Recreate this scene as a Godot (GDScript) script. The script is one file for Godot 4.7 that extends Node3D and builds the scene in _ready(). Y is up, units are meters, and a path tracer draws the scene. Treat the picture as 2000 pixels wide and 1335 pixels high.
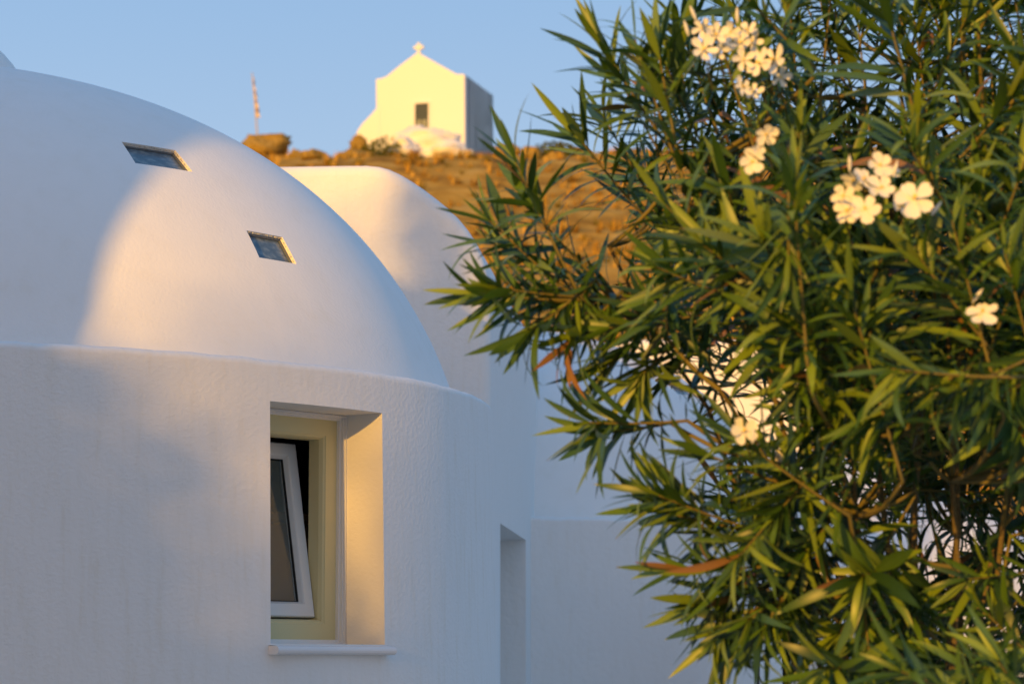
extends Node3D
# A whitewashed domed house at sunset, an oleander in front of it and a small chapel on the hill behind.

var M := {}
var rng := RandomNumberGenerator.new()
var wob := FastNoiseLite.new()
const EYE := Vector3(0.0, 1.6, 0.0)
const PITCH := 0.121042
const FOCAL := 5200.0
const FAR := 1.16   # the oleander: its distance and size

# ---------------------------------------------------------------- helpers

func lin(r: float, g: float, b: float, a := 1.0) -> Color:
	var c := Color(r, g, b).linear_to_srgb()
	c.a = a
	return c

func at(px: float, py: float, depth: float) -> Vector3:   # a point of the place, from its bearing and its depth
	var x := (px - 1000.0) / FOCAL
	var y := (667.5 - py) / FOCAL
	var d := Vector3(x, y * cos(PITCH) + sin(PITCH), y * sin(PITCH) - cos(PITCH))
	return EYE + d * (depth / -d.z)

func bearing(p: Vector3) -> Vector2:
	var q := p - EYE
	var y := q.y * cos(PITCH) + q.z * sin(PITCH)
	var z := -q.z * cos(PITCH) + q.y * sin(PITCH)
	return Vector2(1000.0 + FOCAL * q.x / z, 667.5 - FOCAL * y / z)

func numbered(called: String, parent: Node) -> String:
	if not parent.has_node(called):
		return called
	var k := 1
	while parent.has_node("%s_%03d" % [called, k]):
		k += 1
	return "%s_%03d" % [called, k]

func put(called: String, mesh: Mesh, mat: Material, parent: Node = null) -> MeshInstance3D:
	var o := MeshInstance3D.new()
	var p: Node = parent if parent else self
	o.name = numbered(called, p)
	o.mesh = mesh
	o.material_override = mat
	p.add_child(o, true)
	return o

func tag(o: Node, label: String, category := "", group := "", kind := "") -> void:
	o.set_meta("label", label)
	if category: o.set_meta("category", category)
	if group: o.set_meta("group", group)
	if kind: o.set_meta("kind", kind)

func thing(called: String, label: String, category: String, pos := Vector3.ZERO, turn := 0.0, group := "") -> Node3D:
	var o := Node3D.new()
	o.name = numbered(called, self)
	add_child(o, true)
	o.position = pos
	o.rotation.y = turn
	tag(o, label, category, group)
	return o

func node_part(called: String, parent: Node) -> Node3D:
	var o := Node3D.new()
	o.name = numbered(called, parent)
	parent.add_child(o, true)
	return o

func start() -> SurfaceTool:
	var st := SurfaceTool.new()
	st.begin(Mesh.PRIMITIVE_TRIANGLES)
	return st

# a, b, c, d run counterclockwise seen from outside
func quad(st: SurfaceTool, a: Vector3, b: Vector3, c: Vector3, d: Vector3) -> void:
	var n := (b - a).cross(d - a)
	if n.length() < 1e-12: n = (c - b).cross(a - b)
	if n.length() < 1e-12: n = (d - c).cross(b - c)
	n = n.normalized()
	var uv := [Vector2(0, 0), Vector2(1, 0), Vector2(1, 1), Vector2(0, 1)]
	var p := [a, b, c, d]
	for k in [0, 2, 1, 0, 3, 2]:
		st.set_normal(n)
		st.set_uv(uv[k])
		st.add_vertex(p[k])

func box(st: SurfaceTool, lo: Vector3, hi: Vector3, t := Transform3D()) -> void:
	var c := []
	for k in 8:
		c.append(t * Vector3(hi.x if k & 1 else lo.x, hi.y if k & 2 else lo.y, hi.z if k & 4 else lo.z))
	quad(st, c[4], c[5], c[7], c[6])
	quad(st, c[1], c[0], c[2], c[3])
	quad(st, c[5], c[1], c[3], c[7])
	quad(st, c[0], c[4], c[6], c[2])
	quad(st, c[6], c[7], c[3], c[2])
	quad(st, c[0], c[1], c[5], c[4])

# a box with its edges chamfered by c
func soft_box(st: SurfaceTool, lo: Vector3, hi: Vector3, c: float, t := Transform3D()) -> void:
	var mid := (lo + hi) / 2.0
	var h := (hi - lo) / 2.0
	var pt := func(s: Vector3, main: int) -> Vector3:
		var q := Vector3(s.x * (h.x - c), s.y * (h.y - c), s.z * (h.z - c))
		q[main] = s[main] * h[main]
		return t * (mid + q)
	for main in 3:
		var u := (main + 1) % 3
		var v := (main + 2) % 3
		for sg in [-1.0, 1.0]:
			var q := []
			for k in [[-1.0, -1.0], [1.0, -1.0], [1.0, 1.0], [-1.0, 1.0]]:
				var s := Vector3()
				s[main] = sg
				s[u] = k[0]
				s[v] = k[1]
				q.append(pt.call(s, main))
			if sg > 0.0: quad(st, q[0], q[1], q[2], q[3])
			else: quad(st, q[3], q[2], q[1], q[0])
		for su in [-1.0, 1.0]:
			for sv in [-1.0, 1.0]:
				var a := Vector3()
				a[u] = su
				a[v] = sv
				a[main] = -1.0
				var b := a
				b[main] = 1.0
				if su * sv > 0.0: quad(st, pt.call(a, u), pt.call(a, v), pt.call(b, v), pt.call(b, u))
				else: quad(st, pt.call(a, v), pt.call(a, u), pt.call(b, u), pt.call(b, v))
	for k in 8:
		var s := Vector3(1.0 if k & 1 else -1.0, 1.0 if k & 2 else -1.0, 1.0 if k & 4 else -1.0)
		var a: Vector3 = pt.call(s, 0)
		var b: Vector3 = pt.call(s, 1)
		var d: Vector3 = pt.call(s, 2)
		if s.x * s.y * s.z > 0.0: quad(st, a, b, d, d)
		else: quad(st, b, a, d, d)

# rows of points (rows run upwards, columns to the right, seen from outside); skip(i, j) leaves a cell out
func grid_mesh(rows: Array, skip = null, closed := false, given_uv := false) -> ArrayMesh:
	var h := rows.size()
	var w: int = rows[0].size()
	var pos := PackedVector3Array()
	var nor := PackedVector3Array()
	var uvs := PackedVector2Array()
	var idx := PackedInt32Array()
	for i in h:
		for j in w:
			var jl := j - 1
			var jr := j + 1
			if closed:
				if jl < 0: jl = w - 2
				if jr > w - 1: jr = 1
			else:
				jl = maxi(jl, 0)
				jr = mini(jr, w - 1)
			var du: Vector3 = rows[i][jr] - rows[i][jl]
			var dv: Vector3 = rows[mini(i + 1, h - 1)][j] - rows[maxi(i - 1, 0)][j]
			var n := du.cross(dv)
			nor.append(n.normalized() if n.length() > 1e-12 else Vector3.UP)
			pos.append(rows[i][j])
			uvs.append(Vector2(float(j) / (w - 1), float(i) / (h - 1)))
	for i in h - 1:
		for j in w - 1:
			if skip != null and skip.call(i, j): continue
			var a := i * w + j
			idx.append_array([a, a + w, a + w + 1, a, a + w + 1, a + 1])
	var arr := []
	arr.resize(Mesh.ARRAY_MAX)
	arr[Mesh.ARRAY_VERTEX] = pos
	arr[Mesh.ARRAY_NORMAL] = nor
	arr[Mesh.ARRAY_TEX_UV] = uvs
	arr[Mesh.ARRAY_INDEX] = idx
	var m := ArrayMesh.new()
	m.add_surface_from_arrays(Mesh.PRIMITIVE_TRIANGLES, arr)
	return m

func join(parts: Array) -> ArrayMesh:
	var st := start()
	for m in parts: st.append_from(m, 0, Transform3D())
	return st.commit()

func tube(points: PackedVector3Array, radii: PackedFloat32Array, sides := 6) -> ArrayMesh:
	var rows := []
	var side := Vector3.RIGHT
	for i in points.size():
		var d := (points[mini(i + 1, points.size() - 1)] - points[maxi(i - 1, 0)]).normalized()
		side = (side - d * side.dot(d))
		if side.length() < 0.05: side = d.cross(Vector3(0.3, 0.2, 0.9))
		side = side.normalized()
		var up := d.cross(side)
		var row := PackedVector3Array()
		for k in sides + 1:
			var a := TAU * k / sides
			row.append(points[i] + (side * cos(a) + up * sin(a)) * radii[i])
		rows.append(row)
	return grid_mesh(rows, null, true)

func merged(list: Array, gap: float) -> Array:
	list.sort()
	var out := []
	for v in list:
		if out.is_empty() or v - out[-1] > gap: out.append(v)
	return out

# breaks first: values that must be kept exactly, then the rest where they are not too near
func breaks(keep: Array, rest: Array, gap: float) -> Array:
	var out := keep.duplicate()
	for v in rest:
		var fine := true
		for k in keep:
			if absf(k - v) < gap: fine = false
		if fine: out.append(v)
	out.sort()
	return out

# ---------------------------------------------------------------- materials

func noise_tex(seed_: int, freq: float, oct: int, size := 512, ramp: Gradient = null, kind := FastNoiseLite.TYPE_SIMPLEX_SMOOTH) -> NoiseTexture2D:
	var n := FastNoiseLite.new()
	n.seed = seed_
	n.frequency = freq
	n.noise_type = kind
	n.fractal_type = FastNoiseLite.FRACTAL_FBM
	n.fractal_octaves = oct
	n.fractal_gain = 0.55
	var t := NoiseTexture2D.new()
	t.width = size
	t.height = size
	t.seamless = true
	t.seamless_blend_skirt = 0.2
	t.noise = n
	if ramp: t.color_ramp = ramp
	return t

func ramp(stops: Array) -> Gradient:
	var g := Gradient.new()
	var o := PackedFloat32Array()
	var c := PackedColorArray()
	for s in stops:
		o.append(s[0])
		c.append(s[1])
	g.offsets = o
	g.colors = c
	return g

func plain(c: Color, rough := 0.7, spec := 0.4) -> StandardMaterial3D:
	var m := StandardMaterial3D.new()
	m.albedo_color = c
	m.roughness = rough
	m.metallic_specular = spec
	return m

func stucco(c: Color, seed_: int, relief: float, tile: float, freq: float, stain := 0.0) -> StandardMaterial3D:
	var m := plain(c, 0.85, 0.3)
	m.uv1_triplanar = true
	m.uv1_world_triplanar = true
	m.uv1_triplanar_sharpness = 4.0
	m.uv1_scale = Vector3.ONE / tile
	m.heightmap_enabled = true
	m.heightmap_texture = noise_tex(seed_, freq, 4, 1024)
	m.heightmap_scale = relief
	if stain > 0.0:
		m.detail_enabled = true
		m.detail_blend_mode = BaseMaterial3D.BLEND_MODE_MUL
		m.detail_uv_layer = BaseMaterial3D.DETAIL_UV_2
		m.uv2_triplanar = true
		m.uv2_world_triplanar = true
		m.uv2_scale = Vector3(0.9, 0.1, 0.9)
		var tan_ := lin(1.0 - 0.10 * stain, 1.0 - 0.15 * stain, 1.0 - 0.25 * stain)
		m.detail_albedo = noise_tex(seed_ + 7, 0.02, 5, 1024, ramp([[0.0, Color(1, 1, 1)], [0.5, Color(1, 1, 1)], [0.7, lin(1.0 - 0.04 * stain, 1.0 - 0.05 * stain, 1.0 - 0.08 * stain)], [0.86, tan_], [1.0, tan_]]))
	return m

func earth(stops: Array, seed_: int, tile: float, freq: float, relief: float) -> StandardMaterial3D:
	var m := plain(Color.WHITE, 0.95, 0.15)
	m.uv1_triplanar = true
	m.uv1_world_triplanar = true
	m.uv1_scale = Vector3.ONE / tile
	m.albedo_texture = noise_tex(seed_, freq, 6, 1024, ramp(stops))
	m.heightmap_enabled = true
	m.heightmap_texture = noise_tex(seed_ + 3, freq * 2.0, 5, 512)
	m.heightmap_scale = relief
	return m

func leaf_texture(tip: float) -> ImageTexture:
	var im := Image.create(48, 192, false, Image.FORMAT_RGB8)
	for y in 192:
		var t := y / 191.0
		for x in 48:
			var s := absf(x / 47.0 * 2.0 - 1.0)
			var c := Vector3(0.82, 0.82, 0.82)
			c *= 1.0 + 0.10 * sin(t * 150.0 - s * 9.0) * clampf((s - 0.1) * 4.0, 0.0, 1.0)
			c *= 0.9 + 0.14 * wob.get_noise_2d(x * 5.0, y * 2.5 + tip * 900.0)
			var mid := clampf(1.0 - s / 0.12, 0.0, 1.0) * (1.0 - 0.6 * t)
			c = c.lerp(Vector3(1.0, 1.0, 0.8), mid * 0.8)
			var edge := tip - 0.05 * wob.get_noise_2d(x * 6.0, 40.0)
			if t > edge:
				var k := clampf((t - edge) / 0.03, 0.0, 1.0)
				c = c.lerp(Vector3(1.0, 0.42, 0.16), k)
			c = c.clamp(Vector3.ZERO, Vector3.ONE)
			im.set_pixel(x, y, lin(c.x, c.y, c.z))
	return ImageTexture.create_from_image(im)

func leaf_mat(c: Color, tex: Texture2D, tinted := false) -> StandardMaterial3D:
	var m := plain(c, 0.42, 0.5)
	m.albedo_texture = tex
	m.backlight_enabled = true
	m.backlight = Color(0.36, 0.5, 0.12)
	m.vertex_color_use_as_albedo = tinted
	return m

func make_materials() -> void:
	M.wall = stucco(lin(0.77, 0.77, 0.755), 3, 0.17, 0.6, 0.026, 0.5)
	M.dome = stucco(lin(0.77, 0.77, 0.755), 11, 0.09, 0.6, 0.03, 0.4)
	M.dome.uv2_scale = Vector3(0.35, 0.3, 0.35)
	M.far_wall = stucco(lin(0.77, 0.77, 0.755), 5, 0.25, 1.1, 0.02, 0.25)
	M.reveal = stucco(lin(0.77, 0.75, 0.7), 17, 0.12, 0.7, 0.03)
	M.frame = plain(lin(0.62, 0.55, 0.3), 0.45, 0.4)
	M.white = plain(lin(0.75, 0.74, 0.72), 0.4, 0.4)
	M.sash = plain(lin(0.66, 0.66, 0.64), 0.35, 0.45)
	M.marble = plain(lin(0.74, 0.73, 0.72), 0.35, 0.4)
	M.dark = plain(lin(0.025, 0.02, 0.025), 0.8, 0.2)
	M.glass = plain(Color(0.75, 0.85, 0.85, 0.12), 0.03, 0.5)
	M.glass.transparency = BaseMaterial3D.TRANSPARENCY_ALPHA
	M.acrylic = plain(Color.WHITE, 0.22, 0.5)
	M.acrylic.albedo_texture = noise_tex(23, 0.012, 5, 256, ramp([[0.25, lin(0.07, 0.10, 0.13)], [0.6, lin(0.11, 0.15, 0.18)], [0.9, lin(0.2, 0.23, 0.24)]]))
	M.rubber = plain(lin(0.02, 0.02, 0.02), 0.7, 0.3)
	M.gasket = plain(lin(0.11, 0.125, 0.14), 0.5, 0.4)
	M.mortar = earth([[0.3, lin(0.45, 0.42, 0.35)], [0.55, lin(0.66, 0.63, 0.56)], [0.8, lin(0.72, 0.7, 0.64)]], 31, 0.25, 0.03, 0.5)
	M.curtain = plain(lin(0.42, 0.25, 0.15), 0.9, 0.1)
	M.wardrobe = plain(lin(0.16, 0.12, 0.085), 0.6, 0.3)
	M.hill = earth([[0.15, lin(0.18, 0.10, 0.02)], [0.38, lin(0.34, 0.19, 0.03)], [0.55, lin(0.44, 0.26, 0.045)], [0.72, lin(0.50, 0.32, 0.08)], [0.9, lin(0.40, 0.25, 0.06)]], 41, 26.0, 0.012, 6.0)
	M.ground = earth([[0.2, lin(0.40, 0.38, 0.34)], [0.8, lin(0.54, 0.52, 0.47)]], 43, 6.0, 0.01, 2.0)
	M.rock = earth([[0.15, lin(0.13, 0.085, 0.02)], [0.45, lin(0.30, 0.20, 0.05)], [0.7, lin(0.40, 0.28, 0.09)], [0.9, lin(0.46, 0.36, 0.16)]], 47, 3.0, 0.02, 8.0)
	M.limed = stucco(lin(0.74, 0.72, 0.67), 53, 1.2, 3.0, 0.02)
	M.chapel = stucco(lin(0.78, 0.77, 0.74), 59, 0.3, 2.0, 0.015)
	M.door = plain(lin(0.07, 0.085, 0.09), 0.7, 0.2)
	M.pole = plain(lin(0.45, 0.38, 0.28), 0.6, 0.3)
	M.flag = plain(Color.WHITE, 0.9, 0.1)
	M.flag.vertex_color_use_as_albedo = true
	M.pipe = plain(lin(0.05, 0.05, 0.055), 0.5, 0.4)
	M.bark = earth([[0.2, lin(0.09, 0.07, 0.035)], [0.7, lin(0.19, 0.14, 0.06)]], 61, 0.2, 0.03, 0.2)
	M.twig = plain(lin(0.17, 0.14, 0.04), 0.6, 0.3)
	M.petal = plain(lin(0.80, 0.77, 0.65), 0.6, 0.3)
	M.petal.backlight_enabled = true
	M.petal.backlight = Color(0.55, 0.53, 0.42)
	M.throat = plain(lin(0.75, 0.55, 0.12), 0.6, 0.3)
	M.tuft = plain(Color.WHITE, 0.9, 0.1)
	M.tuft.vertex_color_use_as_albedo = true
	var t0 := leaf_texture(2.0)
	var t1 := leaf_texture(0.93)
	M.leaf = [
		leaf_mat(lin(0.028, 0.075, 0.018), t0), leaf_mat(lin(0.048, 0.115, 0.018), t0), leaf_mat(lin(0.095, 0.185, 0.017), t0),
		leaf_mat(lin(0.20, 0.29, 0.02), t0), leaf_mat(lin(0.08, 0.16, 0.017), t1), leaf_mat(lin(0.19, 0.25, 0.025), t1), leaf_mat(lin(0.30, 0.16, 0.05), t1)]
	M.leaf_any = leaf_mat(Color.WHITE, t0, true)

# ---------------------------------------------------------------- buildings

func on_axis(deg: float, r: float, y: float) -> Vector3:
	var a := deg_to_rad(deg)
	return Vector3(sin(a) * r, y, cos(a) * r)

func dome_r(d: Dictionary, y: float) -> float:
	var v := clampf((y - d.h0) / d.b, 0.0, 1.0)
	return d.a * pow(maxf(1.0 - pow(v, d.n2), 0.0), 1.0 / d.n1)

func dome_point(d: Dictionary, deg: float, y: float) -> Vector3:
	var p := on_axis(deg, maxf(dome_r(d, y), 0.002), y)
	return p + Vector3(p.x, p.y - d.h0, p.z).normalized() * d.wobble * wob.get_noise_3dv(p * 1.1 + d.shift)

func wall_r(d: Dictionary, y: float) -> float:
	return d.R + 0.022 * (d.H - y)

func wall_point(d: Dictionary, deg: float, y: float) -> Vector3:
	var p := on_axis(deg, wall_r(d, y), y)
	return p + Vector3(p.x, 0, p.z).normalized() * d.wobble * wob.get_noise_3dv(p * Vector3(1.3, 0.8, 1.3) + d.shift)

func thetas(keep: Array, n: int) -> Array:
	var rest := []
	for k in range(1, n): rest.append(-180.0 + 360.0 * k / n)
	var l := breaks(keep, rest, 0.5)
	l.push_front(-180.0)
	l.push_back(180.0)
	return l

# a round house: drum, dome, skylights and perhaps a window
func dome_house(d: Dictionary, label: String) -> Node3D:
	var o := thing("dome_house", label, "house", d.pos, 0.0, "domed white houses")
	# the drum
	var keep := []
	var rows_y := []
	for k in 26: rows_y.append(d.H * (k / 26.0) - 0.06)
	if d.has("window"):
		keep = [d.window[0], d.window[1]]
		rows_y = breaks([d.window[2], d.window[3]], rows_y, 0.03)
	var cols := thetas(keep, 220)
	var rows := []
	for y in rows_y:
		var row := PackedVector3Array()
		for t in cols: row.append(wall_point(d, t, y))
		rows.append(row)
	var f := 0.028
	for k in 8:
		var a := PI / 2 * k / 7.0
		var row := PackedVector3Array()
		for t in cols:
			var p := wall_point(d, t, d.H)
			var e := p.normalized() * 0.006 * wob.get_noise_2d(t * 14.0, 7.0)
			row.append(Vector3(p.x, d.H - f + f * sin(a), p.z) - Vector3(p.x, 0, p.z).normalized() * (f - f * cos(a)) + Vector3(0, e.length() * sign(wob.get_noise_2d(t * 9.0, 3.0)), 0))
		rows.append(row)
	var ledge := PackedVector3Array()
	for t in cols: ledge.append(on_axis(t, dome_r(d, d.H) - 0.06, d.H - 0.004))
	rows.append(ledge)
	var skip := func(i: int, j: int) -> bool:
		if not d.has("window") or i >= rows_y.size() - 1: return false
		var y: float = (rows_y[i] + rows_y[i + 1]) / 2.0
		var t: float = (cols[j] + cols[j + 1]) / 2.0
		return t > d.window[0] and t < d.window[1] and y > d.window[2] and y < d.window[3]
	put("drum_wall", grid_mesh(rows, skip, true), d.wall, o)
	# the dome
	keep = []
	var keep_y := []
	for s in d.get("skylights", []):
		keep.append_array([s[0], s[1]])
		keep_y.append_array([s[2], s[3]])
	cols = thetas(keep, 200)
	var ys := [d.H - 0.03]
	for k in range(1, 60):
		var y: float = d.h0 + d.b * pow(sin(PI / 2 * k / 59.0), 2.0 / d.n2)
		if y > d.H: ys.append(y)
	var dome_y := breaks(keep_y, ys, 0.012)
	rows = []
	for y in dome_y:
		var row := PackedVector3Array()
		for t in cols: row.append(dome_point(d, t, y))
		rows.append(row)
	var skip_dome := func(i: int, j: int) -> bool:
		var y: float = (dome_y[i] + dome_y[i + 1]) / 2.0
		var t: float = (cols[j] + cols[j + 1]) / 2.0
		for s in d.get("skylights", []):
			if t > s[0] and t < s[1] and y > s[2] and y < s[3]: return true
		return false
	put("dome", grid_mesh(rows, skip_dome, true), d.skin, o)
	for s in d.get("skylights", []): skylight(o, d, s)
	return o

func skylight(o: Node3D, d: Dictionary, s: Array) -> void:
	var sk := node_part("skylight", o)
	var c := [dome_point(d, s[0], s[2]), dome_point(d, s[1], s[2]), dome_point(d, s[1], s[3]), dome_point(d, s[0], s[3])]
	var n: Vector3 = ((c[1] - c[0]).cross(c[3] - c[0])).normalized()
	var edge := []   # the border of the opening, and how far along each side
	for k in 8: edge.append([dome_point(d, lerpf(s[0], s[1], k / 8.0), s[2]), c[0].lerp(c[1], k / 8.0)])
	for k in 4: edge.append([dome_point(d, s[1], lerpf(s[2], s[3], k / 4.0)), c[1].lerp(c[2], k / 4.0)])
	for k in 8: edge.append([dome_point(d, lerpf(s[1], s[0], k / 8.0), s[3]), c[2].lerp(c[3], k / 8.0)])
	for k in 4: edge.append([dome_point(d, s[0], lerpf(s[3], s[2], k / 4.0)), c[3].lerp(c[0], k / 4.0)])
	var mid: Vector3 = (c[0] + c[1] + c[2] + c[3]) / 4.0
	var st := start()
	for k in edge.size():
		var a = edge[k]
		var b = edge[(k + 1) % edge.size()]
		quad(st, a[0], b[0], b[1] - n * 0.03, a[1] - n * 0.022)
	put("reveal", st.commit(), M.reveal, sk)
	# torn mortar along the upper and the right side
	st = start()
	for k in edge.size():
		if k < 8 or k >= 21: continue
		for j in 3:
			var p: Vector3 = edge[k][0].lerp(edge[(k + 1) % edge.size()][0], (j + rng.randf()) / 4.0)
			p += (p - mid).normalized() * rng.randf_range(-0.005, 0.001) - n * 0.006
			var b := Basis.from_euler(Vector3(rng.randf(), rng.randf(), rng.randf()) * 3.0)
			var e := Vector3(rng.randf_range(0.0015, 0.004), rng.randf_range(0.0008, 0.002), rng.randf_range(0.001, 0.0025))
			soft_box(st, -e, e, 0.0008, Transform3D(b, p))
	put("torn_mortar", st.commit(), M.mortar, sk)
	var ring := start()
	var w := 0.010
	var outer := []
	var inner := []
	for k in 4:
		var to_next: Vector3 = (c[(k + 1) % 4] - c[k]).normalized()
		var to_last: Vector3 = (c[(k + 3) % 4] - c[k]).normalized()
		outer.append(c[k] - n * 0.013)
		inner.append(c[k] - n * 0.013 + (to_next + to_last) * w)
	for k in 4:
		var l := (k + 1) % 4
		quad(ring, outer[k], outer[l], inner[l], inner[k])
		quad(ring, inner[k], inner[l], inner[l] - n * 0.006, inner[k] - n * 0.006)
	put("frame", ring.commit(), M.gasket, sk)
	var pane := start()
	quad(pane, c[0] - n * 0.018, c[1] - n * 0.018, c[2] - n * 0.018, c[3] - n * 0.018)
	put("pane", pane.commit(), M.acrylic, sk)

# one mitred side of a rectangular frame; outline = [inset, z] from the outer to the inner edge
func frame_side(r: Array, outline: Array, k: int) -> ArrayMesh:
	var st := start()
	var corner := func(c: int, i: float, z: float) -> Vector3:
		return Vector3(r[0] + i if c == 0 or c == 3 else r[1] - i, r[2] + i if c < 2 else r[3] - i, z)
	var l := (k + 1) % 4
	for j in outline.size() - 1:
		var p = outline[j]
		var q = outline[j + 1]
		quad(st, corner.call(k, p[0], p[1]), corner.call(l, p[0], p[1]), corner.call(l, q[0], q[1]), corner.call(k, q[0], q[1]))
	return st.commit()

func window(o: Node3D, d: Dictionary) -> void:
	var w: Array = d.window
	var mid: float = (w[0] + w[1]) / 2.0
	var r := wall_r(d, (w[2] + w[3]) / 2.0)
	var wn := node_part("window", o)
	wn.position = on_axis(mid, r, 0.0)
	wn.rotation.y = deg_to_rad(mid)
	var u0 := wn.transform.affine_inverse() * wall_point(d, w[0], 2.1)
	var u1 := wn.transform.affine_inverse() * wall_point(d, w[1], 2.1)
	var back := -0.236
	var rect := [u0.x, u1.x, w[2], w[3]]
	# plastered reveal
	var inv := wn.transform.affine_inverse()
	var border := []
	for k in 12: border.append(inv * wall_point(d, lerpf(w[0], w[1], k / 12.0), w[2]))
	for k in 14: border.append(inv * wall_point(d, w[1], lerpf(w[2], w[3], k / 14.0)))
	for k in 12: border.append(inv * wall_point(d, lerpf(w[1], w[0], k / 12.0), w[3]))
	for k in 14: border.append(inv * wall_point(d, w[0], lerpf(w[3], w[2], k / 14.0)))
	var st := start()
	for k in border.size():
		var a: Vector3 = border[k]
		var b: Vector3 = border[(k + 1) % border.size()]
		quad(st, a, b, Vector3(b.x, b.y, back - 0.02), Vector3(a.x, a.y, back - 0.02))
	put("reveal", st.commit(), M.reveal, wn)
	# white moulding in the corner of the reveal, then the cream frame
	var z := back
	for k in 4:
		put("moulding", frame_side(rect, [[0.0015, z + 0.036], [0.007, z + 0.036], [0.0075, z + 0.026], [0.012, z + 0.026], [0.013, z + 0.014], [0.018, z + 0.013], [0.019, z - 0.003]], k), M.white, wn)
	var fr := [rect[0] + 0.012, rect[1] - 0.012, rect[2] + 0.012, rect[3] - 0.012]
	for k in 4:
		put("stile" if k % 2 else "rail", frame_side(fr, [[0.0, z], [0.064, z], [0.0655, z - 0.003], [0.072, z - 0.007], [0.079, z - 0.021], [0.08, z - 0.07]], k), M.frame, wn)
	# the sash, hinged below and tilted inwards
	var s := [fr[0] + 0.083, fr[1] - 0.083, 0.0, fr[3] - fr[2] - 0.168]
	var hinge := Transform3D(Basis(Vector3.RIGHT, deg_to_rad(-9.6)), Vector3(0, fr[2] + 0.088, z - 0.032))
	for k in 4:
		var m := put("sash_stile" if k % 2 else "sash_rail", frame_side(s, [[0.0, -0.05], [0.0, 0.0], [0.004, 0.004], [0.046, 0.004], [0.05, 0.0], [0.058, -0.014], [0.06, -0.03]], k), M.sash, wn)
		m.transform = hinge
	st = start()
	quad(st, Vector3(s[0] + 0.055, s[2] + 0.055, -0.022), Vector3(s[1] - 0.055, s[2] + 0.055, -0.022), Vector3(s[1] - 0.055, s[3] - 0.055, -0.022), Vector3(s[0] + 0.055, s[3] - 0.055, -0.022))
	put("pane", st.commit(), M.glass, wn).transform = hinge
	st = start()
	for k in 4: st.append_from(frame_side([s[0] + 0.058, s[1] - 0.058, s[2] + 0.058, s[3] - 0.058], [[0.0, -0.016], [0.004, -0.015], [0.005, -0.024]], k), 0, Transform3D())
	put("gasket", st.commit(), M.rubber, wn).transform = hinge
	# marble sill with a rounded nose
	var rows := []
	var prof := [[back, w[2] - 0.004], [-0.02, w[2] - 0.004], [0.018, w[2] - 0.006]]
	for k in 7:
		var a := PI / 2 - PI * k / 6.0
		prof.append([0.026 + 0.014 * cos(a), w[2] - 0.022 + 0.015 * sin(a)])
	prof.append([-0.05, w[2] - 0.038])
	for k in 2:
		var row := PackedVector3Array()
		for p in prof: row.append(Vector3((rect[0] - 0.010) if k == 0 else (rect[1] + 0.014), p[1], p[0]))
		rows.append(row)
	st = start()
	for j in prof.size() - 1: quad(st, rows[0][j + 1], rows[1][j + 1], rows[1][j], rows[0][j])
	for k in 2:
		for j in range(3, 9):
			var a: Vector3 = rows[k][j]
			var b: Vector3 = rows[k][j + 1]
			var c := Vector3(a.x, b.y, -0.05)
			var e := Vector3(a.x, a.y, -0.05)
			if k == 1: quad(st, e, c, b, a)
			else: quad(st, c, e, a, b)
	put("sill", st.commit(), M.marble, wn)

# a solid with the outline prof (x to the right, y up, from the right foot over the top to the left foot), its front at z = 0 and its edge rounded
func block_mesh(prof: Array, depth: float, r: float, door := []) -> ArrayMesh:
	var n := prof.size()
	var nor := []
	for i in n:
		var d: Vector2 = (prof[mini(i + 1, n - 1)] - prof[maxi(i - 1, 0)]).normalized()
		nor.append(Vector2(d.y, -d.x))
	var rings := []
	for k in 6:
		var a := PI / 2 * k / 5.0
		var ring := PackedVector3Array()
		for i in n:
			var p: Vector2 = prof[i] - nor[i] * r * (1.0 - sin(a))
			ring.append(Vector3(p.x, p.y, -r + r * cos(a)))
		rings.append(ring)
	var zs := []
	for k in range(1, 14): zs.append(-r - (depth - 2.0 * r) * k / 13.0)
	if door: zs = breaks([-door[0], -door[1]], zs, 0.05)
	zs.reverse()
	if door: zs.sort_custom(func(a, b): return a > b)
	for z in zs:
		var ring := PackedVector3Array()
		for i in n: ring.append(Vector3(prof[i].x, prof[i].y, z))
		rings.append(ring)
	for k in range(1, 6):
		var a := PI / 2 * k / 5.0
		var ring := PackedVector3Array()
		for i in n:
			var p: Vector2 = prof[i] - nor[i] * r * (1.0 - cos(a))
			ring.append(Vector3(p.x, p.y, -depth + r - r * sin(a)))
		rings.append(ring)
	# columns run from front to back, rows along the outline
	var rows := []
	for i in n:
		var row := PackedVector3Array()
		for ring in rings: row.append(ring[i])
		rows.append(row)
	var skip := func(i: int, j: int) -> bool:
		if door.is_empty(): return false
		var z: float = -(rows[i][j].z + rows[i][j + 1].z) / 2.0
		return rows[i + 1][j].x > -0.2 and rows[i + 1][j].y < door[2] + 0.01 and z > door[0] and z < door[1]
	var skin := grid_mesh(rows, skip)
	var st := start()
	for end in [0, rings.size() - 1]:
		var poly := PackedVector2Array()
		for p in rings[end]: poly.append(Vector2(p.x, p.y))
		var tri := Geometry2D.triangulate_polygon(poly)
		for k in range(0, tri.size(), 3):
			var t := [rings[end][tri[k]], rings[end][tri[k + 1]], rings[end][tri[k + 2]]]
			var ccw: bool = (t[1] - t[0]).cross(t[2] - t[0]).z > 0.0
			var want := Vector3(0, 0, 1.0 if end == 0 else -1.0)
			if ccw == (end == 0): t.reverse()
			for p in t:
				st.set_normal(want)
				st.set_uv(Vector2(p.x, p.y))
				st.add_vertex(p)
	st.index()
	return join([skin, st.commit()])

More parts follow.
